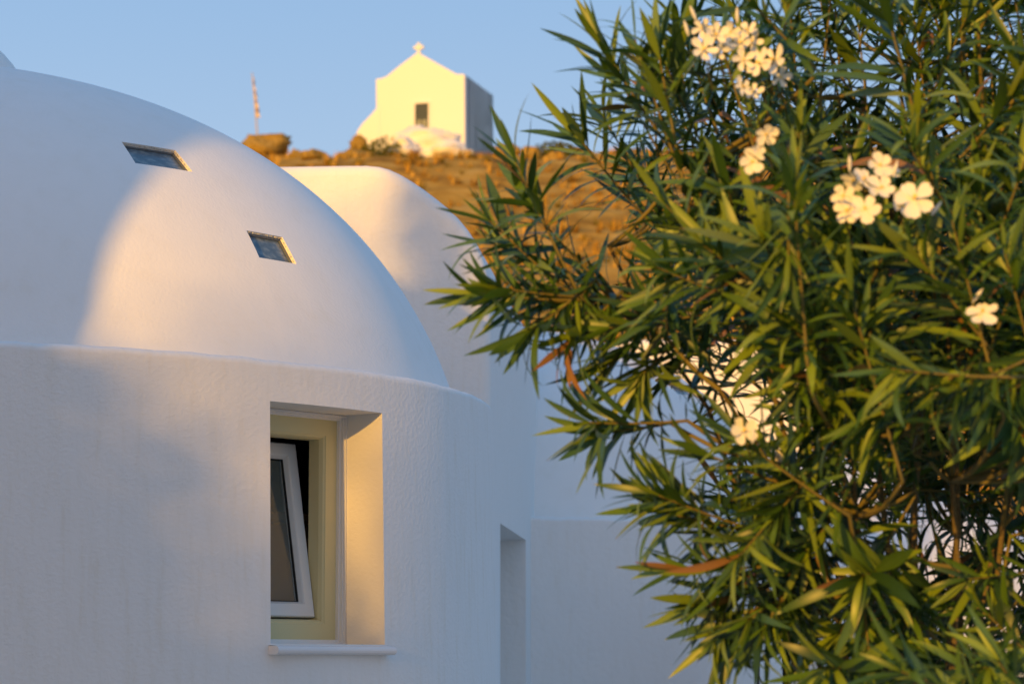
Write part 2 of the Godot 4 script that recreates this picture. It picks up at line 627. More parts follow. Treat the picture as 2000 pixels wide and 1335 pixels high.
# an outline with round shoulders
func shoulders(x0: float, x1: float, top: float, rx: float, ry: float, power := 2.0, foot := 0.0) -> Array:
	var p := [Vector2(x1, -0.3)]
	if foot > 0.0: p.append(Vector2(x1, foot))
	p.append(Vector2(x1, (top - ry) * 0.5 + foot * 0.5))
	for k in 17:
		var a := PI / 2 * k / 16.0
		p.append(Vector2(x1 - rx + rx * pow(cos(a), 2.0 / power), top - ry + ry * pow(sin(a), 2.0 / power)))
	for k in 17:
		var a := PI / 2 * (16 - k) / 16.0
		p.append(Vector2(x0 + rx - rx * pow(cos(a), 2.0 / power), top - ry + ry * pow(sin(a), 2.0 / power)))
	p.append(Vector2(x0, -0.3))
	return p

func houses() -> void:
	var d := {"pos": Vector3(-2.5168, 0, -11.0), "a": 2.373, "b": 2.007, "h0": 2.026, "n1": 2.374, "n2": 2.155, "R": 2.4365, "H": 2.664, "wobble": 0.012, "shift": Vector3.ZERO, "wall": M.wall, "skin": M.dome,
		"window": [43.32, 56.85, 1.676, 2.515], "skylights": [[38.45, 46.4, 3.42, 3.515], [49.25, 54.7, 3.082, 3.190]]}
	var h := dome_house(d, "large white domed house in front with two skylights and an open tilted window")
	window(h, d)
	# the little lantern on top of the dome
	var rows := []
	for k in 14:
		var a := PI / 2 * k / 13.0
		var row := PackedVector3Array()
		for j in 49: row.append(on_axis(-180.0 + 7.5 * j, maxf(0.50 * cos(a), 0.002), 3.86 + 0.45 * sin(a)))
		rows.append(row)
	put("lantern", grid_mesh(rows, null, true), M.dome, h)
	# the room behind the window
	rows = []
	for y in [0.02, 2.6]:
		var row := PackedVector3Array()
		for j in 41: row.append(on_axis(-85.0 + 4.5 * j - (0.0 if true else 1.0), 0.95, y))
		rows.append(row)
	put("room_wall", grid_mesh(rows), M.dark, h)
	var hd := deg_to_rad(50.09)
	var wt := thing("wardrobe", "dark brown wardrobe seen through the gap of the open window", "wardrobe", Vector3(-2.5168, 0, -11.0) + on_axis(55.5, 1.72, 0.0), hd)
	var st := start()
	soft_box(st, Vector3(-0.35, 0, -0.25), Vector3(0.5, 2.13, 0.25), 0.01)
	put("carcass", st.commit(), M.wardrobe, wt)
	st = start()
	soft_box(st, Vector3(-0.37, 2.13, -0.27), Vector3(0.52, 2.17, 0.27), 0.008)
	put("cornice", st.commit(), M.wardrobe, wt)
	# a curtain in the room
	rows = []
	for i in 12:
		var row := PackedVector3Array()
		for j in 60: row.append(Vector3(-0.42 + 0.55 * j / 59.0 + 0.01 * sin(i * 0.7), 1.35 + 1.2 * i / 11.0, 0.022 * sin(j * 0.85 + 0.3 * sin(i * 0.5))))
		rows.append(row)
	var cu := put("curtain", grid_mesh(rows), M.curtain)
	cu.position = Vector3(-2.5168, 0, -11.0) + on_axis(49.0, 1.98, 0.0)
	cu.rotation.y = hd
	tag(cu, "brown curtain hanging behind the tilted pane of the window", "curtain")

	# the round-shouldered house behind
	var prof := [Vector2(0, -0.3), Vector2(0, 2.35), Vector2(0, 3.0), Vector2(0, 3.30), Vector2(-0.003, 3.42), Vector2(-0.010, 3.52), Vector2(-0.024, 3.61), Vector2(-0.045, 3.685), Vector2(-0.078, 3.758), Vector2(-0.12, 3.826), Vector2(-0.172, 3.89), Vector2(-0.228, 3.945), Vector2(-0.29, 3.997), Vector2(-0.355, 4.047), Vector2(-0.42, 4.092), Vector2(-0.48, 4.128), Vector2(-0.535, 4.154), Vector2(-0.585, 4.168), Vector2(-0.65, 4.175), Vector2(-0.75, 4.176)]
	var left := prof.slice(2)
	left.reverse()
	for p in left: prof.append(Vector2(-2.9 - p.x, p.y))
	prof.append(Vector2(-2.9, -0.3))
	var v := thing("vaulted_house", "white house with a rounded roof shoulder behind the large domed house", "house", Vector3(-0.109, 0, -13.5), -deg_to_rad(4.377))
	put("wall", block_mesh(prof, 3.6, 0.06, [0.614, 2.519, 2.35]), M.far_wall, v)
	st = start()
	for q in [[0.614, 1.0], [2.519, -1.0]]:
		var a := Vector3(0.0, -0.1, -q[0])
		var b := Vector3(-0.45, -0.1, -q[0])
		if q[1] > 0.0: quad(st, b, b + Vector3(0, 2.45, 0), a + Vector3(0, 2.45, 0), a)
		else: quad(st, b, a, a + Vector3(0, 2.45, 0), b + Vector3(0, 2.45, 0))
	quad(st, Vector3(0, 2.35, -0.614), Vector3(-0.45, 2.35, -0.614), Vector3(-0.45, 2.35, -2.519), Vector3(0, 2.35, -2.519))
	put("doorway", st.commit(), M.far_wall, v)
	st = start()
	for k in 2:
		soft_box(st, Vector3(-0.48, 0.02, -2.5 + 0.95 * k), Vector3(-0.44, 2.33, -1.58 + 0.95 * k), 0.006)
	put("door", st.commit(), M.white, v)

	# the second domed house, and a third one to the right
	dome_house({"pos": Vector3(-0.365, 0, -19.0), "a": 2.375, "b": 1.91, "h0": 2.1, "n1": 2.374, "n2": 2.155, "R": 2.6, "H": 2.515, "wobble": 0.015, "shift": Vector3(5, 2, 9), "wall": M.far_wall, "skin": M.dome,
		"skylights": [[54.5, 68.0, 3.432, 3.515]]}, "white domed house half hidden by the oleander, with one skylight")
	dome_house({"pos": Vector3(2.163, 0, -25.0), "a": 3.125, "b": 2.07, "h0": 1.5, "n1": 2.374, "n2": 2.155, "R": 3.3, "H": 1.86, "wobble": 0.015, "shift": Vector3(15, 2, 3), "wall": M.far_wall, "skin": M.dome}, "low white domed house seen through the lower right of the oleander")
	# the cubic house that catches the sun
	var cube := thing("cubic_house", "flat roofed white house standing in full sun behind the oleander", "house", Vector3(2.33, 0, -31.0), 0.03)
	put("wall", block_mesh(shoulders(-1.2, 1.2, 5.4, 0.12, 0.12), 4.0, 0.08), M.far_wall, cube)
	st = start()
	soft_box(st, Vector3(-1.24, 5.05, -4.04), Vector3(1.24, 5.17, 0.04), 0.03)
	put("string_course", st.commit(), M.far_wall, cube)
	# a pier and a drainpipe beside the second domed house
	var pier := put("wall_pier", block_mesh(shoulders(-0.105, 0.105, 2.2, 0.03, 0.03), 0.5, 0.015), M.far_wall)
	pier.position = at(1579, 1300, 15.9) * Vector3(1, 0, 1)
	tag(pier, "narrow white masonry pier standing beside the half hidden domed house", "pier")
	var pp := at(1480, 1300, 15.95) * Vector3(1, 0, 1)
	var pipe := put("drainpipe", tube(PackedVector3Array([pp, pp + Vector3(0, 1.0, 0), pp + Vector3(0, 2.0, 0), pp + Vector3(0.0, 2.05, -0.04), pp + Vector3(0, 2.08, -0.3)]), PackedFloat32Array([0.012, 0.012, 0.012, 0.012, 0.012]), 10), M.pipe)
	tag(pipe, "thin dark drainpipe left of the white pier", "drainpipe")
	# the neighbour at the left, outside the frame: it throws its shade over the front house
	var nb := thing("neighbouring_house", "flat roofed white house with rounded edges, outside the left edge", "house", Vector3(-4.66, 0, -1.0))
	var side := [Vector2(0, -0.3), Vector2(0, 2.0), Vector2(0, 4.1), Vector2(-0.04, 4.38), Vector2(-0.07, 4.66), Vector2(-0.11, 4.85), Vector2(-0.165, 5.03), Vector2(-0.23, 5.16), Vector2(-0.36, 5.3), Vector2(-0.6, 5.42), Vector2(-1.0, 5.47), Vector2(-4.6, 5.47), Vector2(-5.0, 5.2), Vector2(-5.1, -0.3)]
	put("wall", block_mesh(side, 3.2, 0.05), M.far_wall, nb)
	var green := [Color(0.06, 0.09, 0.02), Color(0.1, 0.13, 0.03)]
	var sh := thing("garden_shrub", "leafy shrub outside the left edge beside the flat roofed neighbour", "shrub", Vector3(-4.02, 0, -0.8))
	multi("foliage", scrub(420, Vector3(0.24, 1.35, 0.24), 0.12, 8, green), M.tuft, sh).position.y = 0.55
	# loose trees far behind the camera, through which the low sun comes
	var stand := [[-11.1, 14.3, 3.75, 0.9, 1.55, 4200, 0.17, "bushy garden tree behind the camera, right of the cypress"], [-20.6, 40.0, 5.5, 1.5, 2.85, 1400, 0.28, "loose wide tree far behind the camera"], [-23.6, 41.0, 6.4, 1.3, 4.4, 560, 0.28, "tall loose tree far behind the camera, left of the wide one"]]
	for k in 3:
		var t = stand[k]
		var tr := thing("garden_tree", t[7], "tree", Vector3(t[0], 0, t[1]), 0.0, "garden trees behind the camera")
		put("trunk", tube(PackedVector3Array([Vector3.ZERO, Vector3(0.05, t[2] * 0.4, 0), Vector3(0, t[2], 0.05), Vector3(0.05, t[2] + t[4] * 1.2, 0)]), PackedFloat32Array([0.06, 0.05, 0.035, 0.01]), 8), M.bark, tr)
		multi("foliage", scrub(t[5], Vector3(t[3], t[4], 0.8), t[6], 30 + k, green), M.tuft, tr).position.y = t[2]
	var cy := thing("cypress", "slender dark cypress behind the camera", "tree", Vector3(-11.55, 0, 14.2))
	put("trunk", tube(PackedVector3Array([Vector3.ZERO, Vector3(0, 5.0, 0), Vector3(0, 10.2, 0)]), PackedFloat32Array([0.1, 0.06, 0.01]), 8), M.bark, cy)
	multi("foliage", scrub(3200, Vector3(0.29, 6.0, 0.29), 0.16, 77, green), M.tuft, cy).position.y = 0.2

# ---------------------------------------------------------------- the hill and the chapel

func hill_h(x: float, z: float) -> float:
	var t := [[20.0, -0.6], [26.0, 0.1], [40.0, 4.4], [55.0, 8.2], [75.0, 13.4], [92.0, 18.2], [103.0, 21.6], [110.0, 22.75], [118.0, 22.3], [150.0, 15.0], [230.0, 2.0], [300.0, -6.0]]
	var d := -z
	var h: float = t[0][1]
	for k in t.size() - 1:
		if d >= t[k][0] and d <= t[k + 1][0]:
			var f: float = (d - t[k][0]) / (t[k + 1][0] - t[k][0])
			h = lerpf(t[k][1], t[k + 1][1], f)
	if d > 300.0: h = -6.0
	h -= pow(maxf(absf(x - 5.0) - 35.0, 0.0) / 40.0, 2.0) * 4.0
	var amp := clampf((d - 24.0) / 20.0, 0.0, 1.0)
	h += amp * (0.55 * wob.get_noise_2d(x * 1.1, z * 1.3) + 0.25 * wob.get_noise_2d(x * 4.0 + 50.0, z * 5.0))
	h += amp * 0.06 * sin(h * 4.0)
	return h

func rock_mesh(seed_: int, size: Vector3) -> ArrayMesh:
	var rows := []
	for i in 15:
		var v := -PI / 2 + PI * i / 14.0
		var row := PackedVector3Array()
		for j in 25:
			var a := TAU * (j % 24) / 24.0
			var p := Vector3(cos(v) * sin(a), sin(v), cos(v) * cos(a))
			var k := 1.0 + 0.55 * wob.get_noise_3dv(p * 12.0 + Vector3(seed_ * 13.0, 0, 0)) + 0.3 * wob.get_noise_3dv(p * Vector3(20, 70, 20) + Vector3(0, seed_ * 9.0, 0))
			p = Vector3(sign(p.x) * pow(absf(p.x), 0.92), sign(p.y) * pow(absf(p.y), 0.85), sign(p.z) * pow(absf(p.z), 0.92))
			row.append(p * k * size)
		rows.append(row)
	return grid_mesh(rows, null, true)

func tuft_mesh(seed_: int, blades: int, spread: float) -> ArrayMesh:
	var st := start()
	var r := RandomNumberGenerator.new()
	r.seed = seed_
	for k in blades:
		var a := r.randf() * TAU
		var d := Vector3(cos(a), 0, sin(a))
		var s := Vector3(-d.z, 0, d.x) * r.randf_range(0.03, 0.06)
		var tip := d * r.randf_range(0.2, 1.0) * spread + Vector3(0, r.randf_range(0.5, 1.0), 0)
		var root := d * r.randf_range(0.0, 0.25) * spread
		quad(st, root - s, root + s, tip + s * 0.2, tip - s * 0.2)
	return st.commit()

# a crown of many small leaf faces
func scrub(count: int, size: Vector3, leaf: float, seed_: int, colors: Array) -> MultiMesh:
	var r := RandomNumberGenerator.new()
	r.seed = seed_
	var st := start()
	quad(st, Vector3(-0.5, 0, 0), Vector3(0, 0.08, -0.25), Vector3(0.6, 0, 0), Vector3(0, 0.08, 0.25))
	var mm := MultiMesh.new()
	mm.transform_format = MultiMesh.TRANSFORM_3D
	mm.use_colors = true
	mm.mesh = st.commit()
	mm.instance_count = count
	for k in count:
		var p := Vector3(r.randfn(), r.randfn(), r.randfn()).normalized() * pow(r.randf(), 0.4)
		p *= 1.0 + 0.35 * wob.get_noise_3dv(p * 12.0 + Vector3(seed_, 0, 0))
		p *= size
		p.y += size.y * 0.8
		var b := Basis.from_euler(Vector3(r.randf() * TAU, r.randf() * TAU, r.randf() * TAU)).scaled(Vector3.ONE * leaf * r.randf_range(0.6, 1.4))
		mm.set_instance_transform(k, Transform3D(b, p))
		mm.set_instance_color(k, colors[r.randi() % colors.size()])
	return mm

func multi(called: String, mm: MultiMesh, mat: Material, parent: Node = null) -> MultiMeshInstance3D:
	var o := MultiMeshInstance3D.new()
	var p: Node = parent if parent else self
	o.name = numbered(called, p)
	o.multimesh = mm
	o.material_override = mat
	p.add_child(o, true)
	o.set_meta("kind", "stuff")
	return o

func chapel() -> void:
	var c := thing("chapel", "small white chapel with a gable and cross on the hilltop", "chapel", Vector3(-2.0, 22.9, -110.0), -deg_to_rad(15.48))
	var front := [Vector2(0.04, -1.2), Vector2(0.03, 0.0), Vector2(0.02, 1.5), Vector2(0.0, 3.44), Vector2(-0.35, 3.47), Vector2(-1.2, 3.98), Vector2(-2.09, 4.52), Vector2(-2.9, 3.98), Vector2(-3.45, 3.57), Vector2(-3.68, 3.49), Vector2(-3.94, 3.46), Vector2(-3.9, 1.5), Vector2(-3.9, -1.2)]
	put("wall", block_mesh(front, 4.4, 0.04), M.chapel, c)
	var butt := [Vector2(-3.7, -1.2), Vector2(-3.7, 1.5), Vector2(-3.7, 2.4), Vector2(-3.86, 2.27), Vector2(-4.15, 1.95), Vector2(-4.54, 1.58), Vector2(-4.77, 1.26), Vector2(-4.88, 0.9), Vector2(-4.95, -1.2)]
	put("buttress", block_mesh(butt, 2.4, 0.08), M.chapel, c).position.z = 0.03
	# door with its surround
	var st := start()
	var r := [-2.17, -1.58, 1.09, 2.29]
	for k in 4: st.append_from(frame_side([r[0] - 0.09, r[1] + 0.09, r[2] - 0.06, r[3] + 0.09], [[0.0, 0.0], [0.0, 0.05], [0.085, 0.05], [0.09, 0.02]], k), 0, Transform3D())
	put("surround", st.commit(), M.chapel, c)
	var door := node_part("door", c)
	st = start()
	soft_box(st, Vector3(r[0], r[2], 0.008), Vector3(r[1], r[3], 0.028), 0.004)
	put("panel", st.commit(), M.door, door)
	for k in 2:
		st = start()
		soft_box(st, Vector3(r[0] + 0.07 + 0.25 * k, r[2] + 0.08, 0.03), Vector3(r[0] + 0.27 + 0.25 * k, r[2] + 0.5, 0.036), 0.002)
		put("pane", st.commit(), M.acrylic, door)
	# cross
	var cr := node_part("cross", c)
	st = start()
	soft_box(st, Vector3(-2.16, 4.46, -0.28), Vector3(-2.02, 4.97, -0.14), 0.02)
	put("upright", st.commit(), M.chapel, cr)
	st = start()
	soft_box(st, Vector3(-2.31, 4.69, -0.285), Vector3(-1.87, 4.84, -0.135), 0.02)
	put("arm", st.commit(), M.chapel, cr)
	# whitewashed rock at its foot
	var spots := [[810, 292, 46, 28], [850, 285, 52, 22], [830, 312, 36, 18], [878, 303, 36, 12], [908, 305, 16, 8], [790, 300, 24, 18]]
	for k in spots.size():
		var s = spots[k]
		var p := at(s[0], s[1], 108.2 - 0.15 * k)
		var o := put("limewashed_rock", rock_mesh(70 + k, Vector3(s[2] * 0.024, s[3] * 0.026, 0.95)), M.limed)
		o.position = p
		tag(o, ["broad limewashed rock under the left of the chapel door", "broad limewashed rock under the right half of the chapel front", "lowest limewashed rock of the heap under the chapel", "limewashed rock towards the right corner of the chapel front", "smallest limewashed rock at the right corner of the chapel", "limewashed rock at the left end of the heap, beside the bush"][k], "rock", "limewashed rocks below the chapel")

func hill() -> void:
	var rows := []
	for i in 86:
		var row := PackedVector3Array()
		var z := -20.0 - 1.5 * i if i < 72 else -128.0 - 13.0 * (i - 72)
		for j in 131:
			var x := -75.0 + 1.25 * j
			row.append(Vector3(x, hill_h(x, z), z))
		rows.append(row)
	var o := put("hill", grid_mesh(rows), M.hill)
	tag(o, "dry orange brown hillside rising behind the houses", "", "", "structure")
	var st := start()
	quad(st, Vector3(-1500, 0, 1500), Vector3(1500, 0, 1500), Vector3(1500, 0, -1500), Vector3(-1500, 0, -1500))
	var g := put("ground", st.commit(), M.ground)
	tag(g, "pale dusty ground between the houses", "", "", "structure")
	chapel()
	# outcrops along the skyline: bearing, width, height, depth
	var named := [[522, 286, 44, 26, 109.0, "large rounded brown outcrop under the flagpole"], [700, 284, 20, 18, 109.0, "square brown boulder under the sloping buttress of the chapel"], [985, 292, 18, 12, 112.0, "dark boulder on the skyline right of the chapel"]]
	for k in named.size():
		var s = named[k]
		var r := put("rock_outcrop", rock_mesh(20 + k, Vector3(s[2] * 0.021, s[3] * 0.021, s[2] * 0.02)), M.rock)
		r.position = at(s[0], s[1], s[4])
		tag(r, s[5], "rock")
	rng.seed = 5
	for k in 18:
		var px := rng.randf_range(560, 1150)
		var dz := rng.randf_range(62, 107)
		if k < 12:
			dz = rng.randf_range(104, 109)
			px = rng.randf_range(565, 700) if k < 7 else rng.randf_range(945, 1150)
		var x := (px - 1000.0) / FOCAL * dz
		var s := rng.randf_range(0.2, 0.5)
		var r := put("hillside_rock", rock_mesh(40 + k % 9, Vector3(s * rng.randf_range(0.9, 1.6), s * rng.randf_range(0.5, 0.8), s)), M.rock)
		r.position = Vector3(x, hill_h(x, -dz) + s * 0.15, -dz)
		r.rotation.y = rng.randf() * TAU
		tag(r, "weathered brown rock on the dry hillside", "rock", "rocks scattered over the dry hillside")
	# green bushes
	var green := [Color(0.05, 0.07, 0.012), Color(0.08, 0.095, 0.015), Color(0.11, 0.115, 0.02)]
	for s in [[742, 302, 1.05, 0.75, 106.5, "olive green bush below the left corner of the chapel"], [782, 322, 0.6, 0.45, 104.5, "small green bush under the limewashed rock"], [1090, 300, 1.0, 0.5, 106.0, "low green bush on the skyline right of the chapel"]]:
		var b := thing("bush", s[5], "bush", at(s[0], s[1], s[4]) - Vector3(0, s[3] * 0.9, 0))
		multi("foliage", scrub(900, Vector3(s[2], s[3], s[2]), 0.16, int(s[0]), green), M.tuft, b)
	# dry scrub all over
	var mm := MultiMesh.new()
	mm.transform_format = MultiMesh.TRANSFORM_3D
	mm.use_colors = true
	mm.mesh = tuft_mesh(4, 22, 0.8)
	mm.instance_count = 5200
	var tones := [Color(0.46, 0.27, 0.05), Color(0.40, 0.23, 0.04), Color(0.26, 0.15, 0.03), Color(0.15, 0.12, 0.02), Color(0.5, 0.32, 0.08)]
	for k in mm.instance_count:
		var z := -rng.randf_range(28, 114)
		var x := rng.randf_range(-0.26, 0.34) * -z
		if wob.get_noise_2d(x * 6.0, z * 5.0) < -0.05: x += rng.randf_range(-4, 4)
		var s := rng.randf_range(0.22, 0.55)
		mm.set_instance_transform(k, Transform3D(Basis(Vector3.UP, rng.randf() * TAU).scaled(Vector3(s, s * rng.randf_range(0.5, 1.0), s)), Vector3(x, hill_h(x, z) - 0.05, z)))
		mm.set_instance_color(k, tones[rng.randi() % tones.size()] * rng.randf_range(0.8, 1.15))
	var sc := multi("dry_scrub", mm, M.tuft)
	tag(sc, "dry golden grass and scrub covering the hillside", "scrub", "", "stuff")
	# flag on its pole
	var f := thing("flagpole", "thin leaning flagpole with a limp striped flag on the outcrop", "flagpole", at(503, 258, 109.0))
	var top := at(492, 142, 109.0) - f.position
	put("pole", tube(PackedVector3Array([Vector3(0, -0.3, 0), top * 0.5, top]), PackedFloat32Array([0.035, 0.03, 0.022]), 8), M.pole, f)
	st = start()
	for k in 9:
		var c := Color(0.6, 0.48, 0.32) if k % 2 == 0 else Color(0.26, 0.2, 0.26)
		st.set_color(c)
		var y0 := top * (0.93 - 0.075 * k)
		var y1 := top * (0.93 - 0.075 * (k + 1))
		for j in 3:
			var z := 0.05 * (j - 1)
			var w0 := 0.03 + 0.012 * k + 0.02 * sin(k * 2.0 + j)
			var w1 := 0.03 + 0.012 * (k + 1) + 0.02 * sin((k + 1) * 2.0 + j)
			quad(st, y1 + Vector3(0.02, 0, z), y1 + Vector3(w1 + 0.02, -0.04, z + 0.06), y0 + Vector3(w0 + 0.02, -0.04, z + 0.06), y0 + Vector3(0.02, 0, z))
	put("flag", st.commit(), M.flag, f)

# ---------------------------------------------------------------- the oleander

func leaf_mesh(bend: float, fold: float, width: float) -> ArrayMesh:
	var rows := []
	for i in 9:
		var t := i / 8.0
		var w := width * 0.5 * pow(maxf(sin(PI * pow(t, 0.9)), 0.0), 0.85)
		w = maxf(w, 0.012 * (1.0 - t))
		var z := t * (1.0 - 0.25 * bend * bend * t * t)
		var y := -bend * t * t * 0.7
		var row := PackedVector3Array()
		row.append(Vector3(w, y + fold * w, z))
		row.append(Vector3(0, y, z))
		row.append(Vector3(-w, y + fold * w, z))
		rows.append(row)
	return grid_mesh(rows)

func petal_mesh(cup: float, wide: float) -> ArrayMesh:
	var rows := []
	for i in 6:
		var t := i / 5.0
		var w := 0.06 + wide * pow(sin(PI * 0.5 * minf(t * 1.25, 1.0)), 1.2) * (1.0 if t < 0.7 else sqrt(maxf(1.0 - pow((t - 0.7) / 0.31, 2.0), 0.0)))
		var row := PackedVector3Array()
		for j in 5:
			var s := (j - 2) / 2.0
			row.append(Vector3(-s * w + 0.08 * t * t, cup * (1.0 - t * t) * -0.25 + 0.06 * s * s - 0.10 * t * t * cup + 0.02 * sin(s * 5.0 + t * 4.0), t * (1.0 - 0.07 * (1.0 if j == 2 and i == 5 else 0.0))))
		rows.append(row)
	return grid_mesh(rows)

var leaves := []      # [transform, tone, mesh number]
var twigs := []
var hubs := []

func shoot(tip: Vector3, dir: Vector3, length: float, density := 1.0, size := 1.0, droop := 0.0, sun_tone := 0.5) -> void:
	dir = dir.normalized()
	var base := tip - dir * length - Vector3(0, length * 0.18, 0)
	var mid := (tip + base) / 2.0 - dir * 0.02 + Vector3(0, -0.05 * length, 0)
	var pts := PackedVector3Array()
	for k in 7:
		var t := k / 6.0
		pts.append(base.lerp(mid, t).lerp(mid.lerp(tip, t), t))
	# the twig goes on to the nearest limb
	var best := 1e9
	var to := base
	for h in hubs:
		var dd: float = h.distance_to(base) + (0.25 if h.y > base.y else 0.0)
		if dd < best:
			best = dd
			to = h
	var all := PackedVector3Array()
	var rad := PackedFloat32Array()
	for k in 5:
		var t := k / 5.0
		var q := to.lerp(base, t)
		q.y -= sin(t * PI) * 0.06 * best
		all.append(q)
		rad.append(lerpf(0.0065, 0.0042, t))
	for k in 7:
		all.append(pts[k])
		rad.append(lerpf(0.0042, 0.0018, k / 6.0))
	twigs.append(tube(all, rad, 5))
	var step := 0.0178 * FAR / density
	var s := 0.004
	var spin := rng.randf() * TAU
	while s < length:
		var t := 1.0 - s / length
		var p := pts[0].lerp(pts[3], minf(t * 2.0, 1.0)) if t < 0.5 else pts[3].lerp(pts[6], (t - 0.5) * 2.0)
		var axis := (pts[6] - pts[3] if t > 0.5 else pts[3] - pts[0]).normalized()
		var side := axis.cross(Vector3(0.31, 0.42, 0.85)).normalized()
		var up := axis.cross(side)
		var age := s / length
		for k in 3:
			if rng.randf() < 0.12 + 0.3 * age: continue
			var a := spin + TAU * k / 3.0 + rng.randf_range(-0.25, 0.25)
			var open := deg_to_rad(lerpf(18.0, 78.0, pow(age, 0.6)) + rng.randf_range(-12, 12))
			var d := axis * cos(open) + (side * cos(a) + up * sin(a)) * sin(open)
			d.y -= (0.12 + droop) * age + droop * 0.3
			d = d.normalized()
			var n := (axis - d * axis.dot(d))
			if n.length() < 0.1: n = Vector3.UP - d * d.y
			n = (n.normalized() + Vector3(0, 0.25, 0.1)).normalized()
			n = (n - d * n.dot(d)).normalized()
			var x := n.cross(d)
			var l := size * (0.06 + 0.083 * sin(PI * minf(0.18 + age * 1.1, 0.85))) * rng.randf_range(0.6, 1.22)
			var roll := rng.randf_range(-0.7, 0.7)
			x = x.rotated(d, roll)
			n = n.rotated(d, roll)
			var b := Basis(x * l * rng.randf_range(0.85, 1.2), n * l, d * l)
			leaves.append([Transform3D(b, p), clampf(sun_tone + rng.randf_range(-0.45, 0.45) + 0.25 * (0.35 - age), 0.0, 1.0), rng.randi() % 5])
		spin += PI / 3.0 + rng.randf_range(-0.1, 0.1)
		s += step * (0.6 + 0.9 * age) * rng.randf_range(0.8, 1.25)

func flower(bush: Node3D, p: Vector3, face: Vector3, size: float, cup: float, petals: Array) -> void:
	face = face.normalized()
	var fl := node_part("flower", bush)
	var x := face.cross(Vector3(0.1, 0.95, 0.2)).normalized()
	fl.transform = Transform3D(Basis(x, face, x.cross(face)).rotated(face, rng.randf() * TAU), p)
	for k in 5:
		var m := put("petal", petals[k % petals.size()], M.petal, fl)
		var s := size * 0.5 * rng.randf_range(0.88, 1.1)
		m.transform = Transform3D(Basis(Vector3.UP, TAU * k / 5.0 + rng.randf_range(-0.12, 0.12)) * Basis(Vector3.RIGHT, rng.randf_range(-0.25, 0.15) - 0.5 * (cup - 0.4)) * Basis.from_scale(Vector3.ONE * s), Vector3.ZERO)
	var c := CylinderMesh.new()
	c.top_radius = size * 0.055
	c.bottom_radius = size * 0.03
	c.height = size * 0.16
	c.radial_segments = 8
	c.rings = 1
	put("throat", c, M.throat, fl)

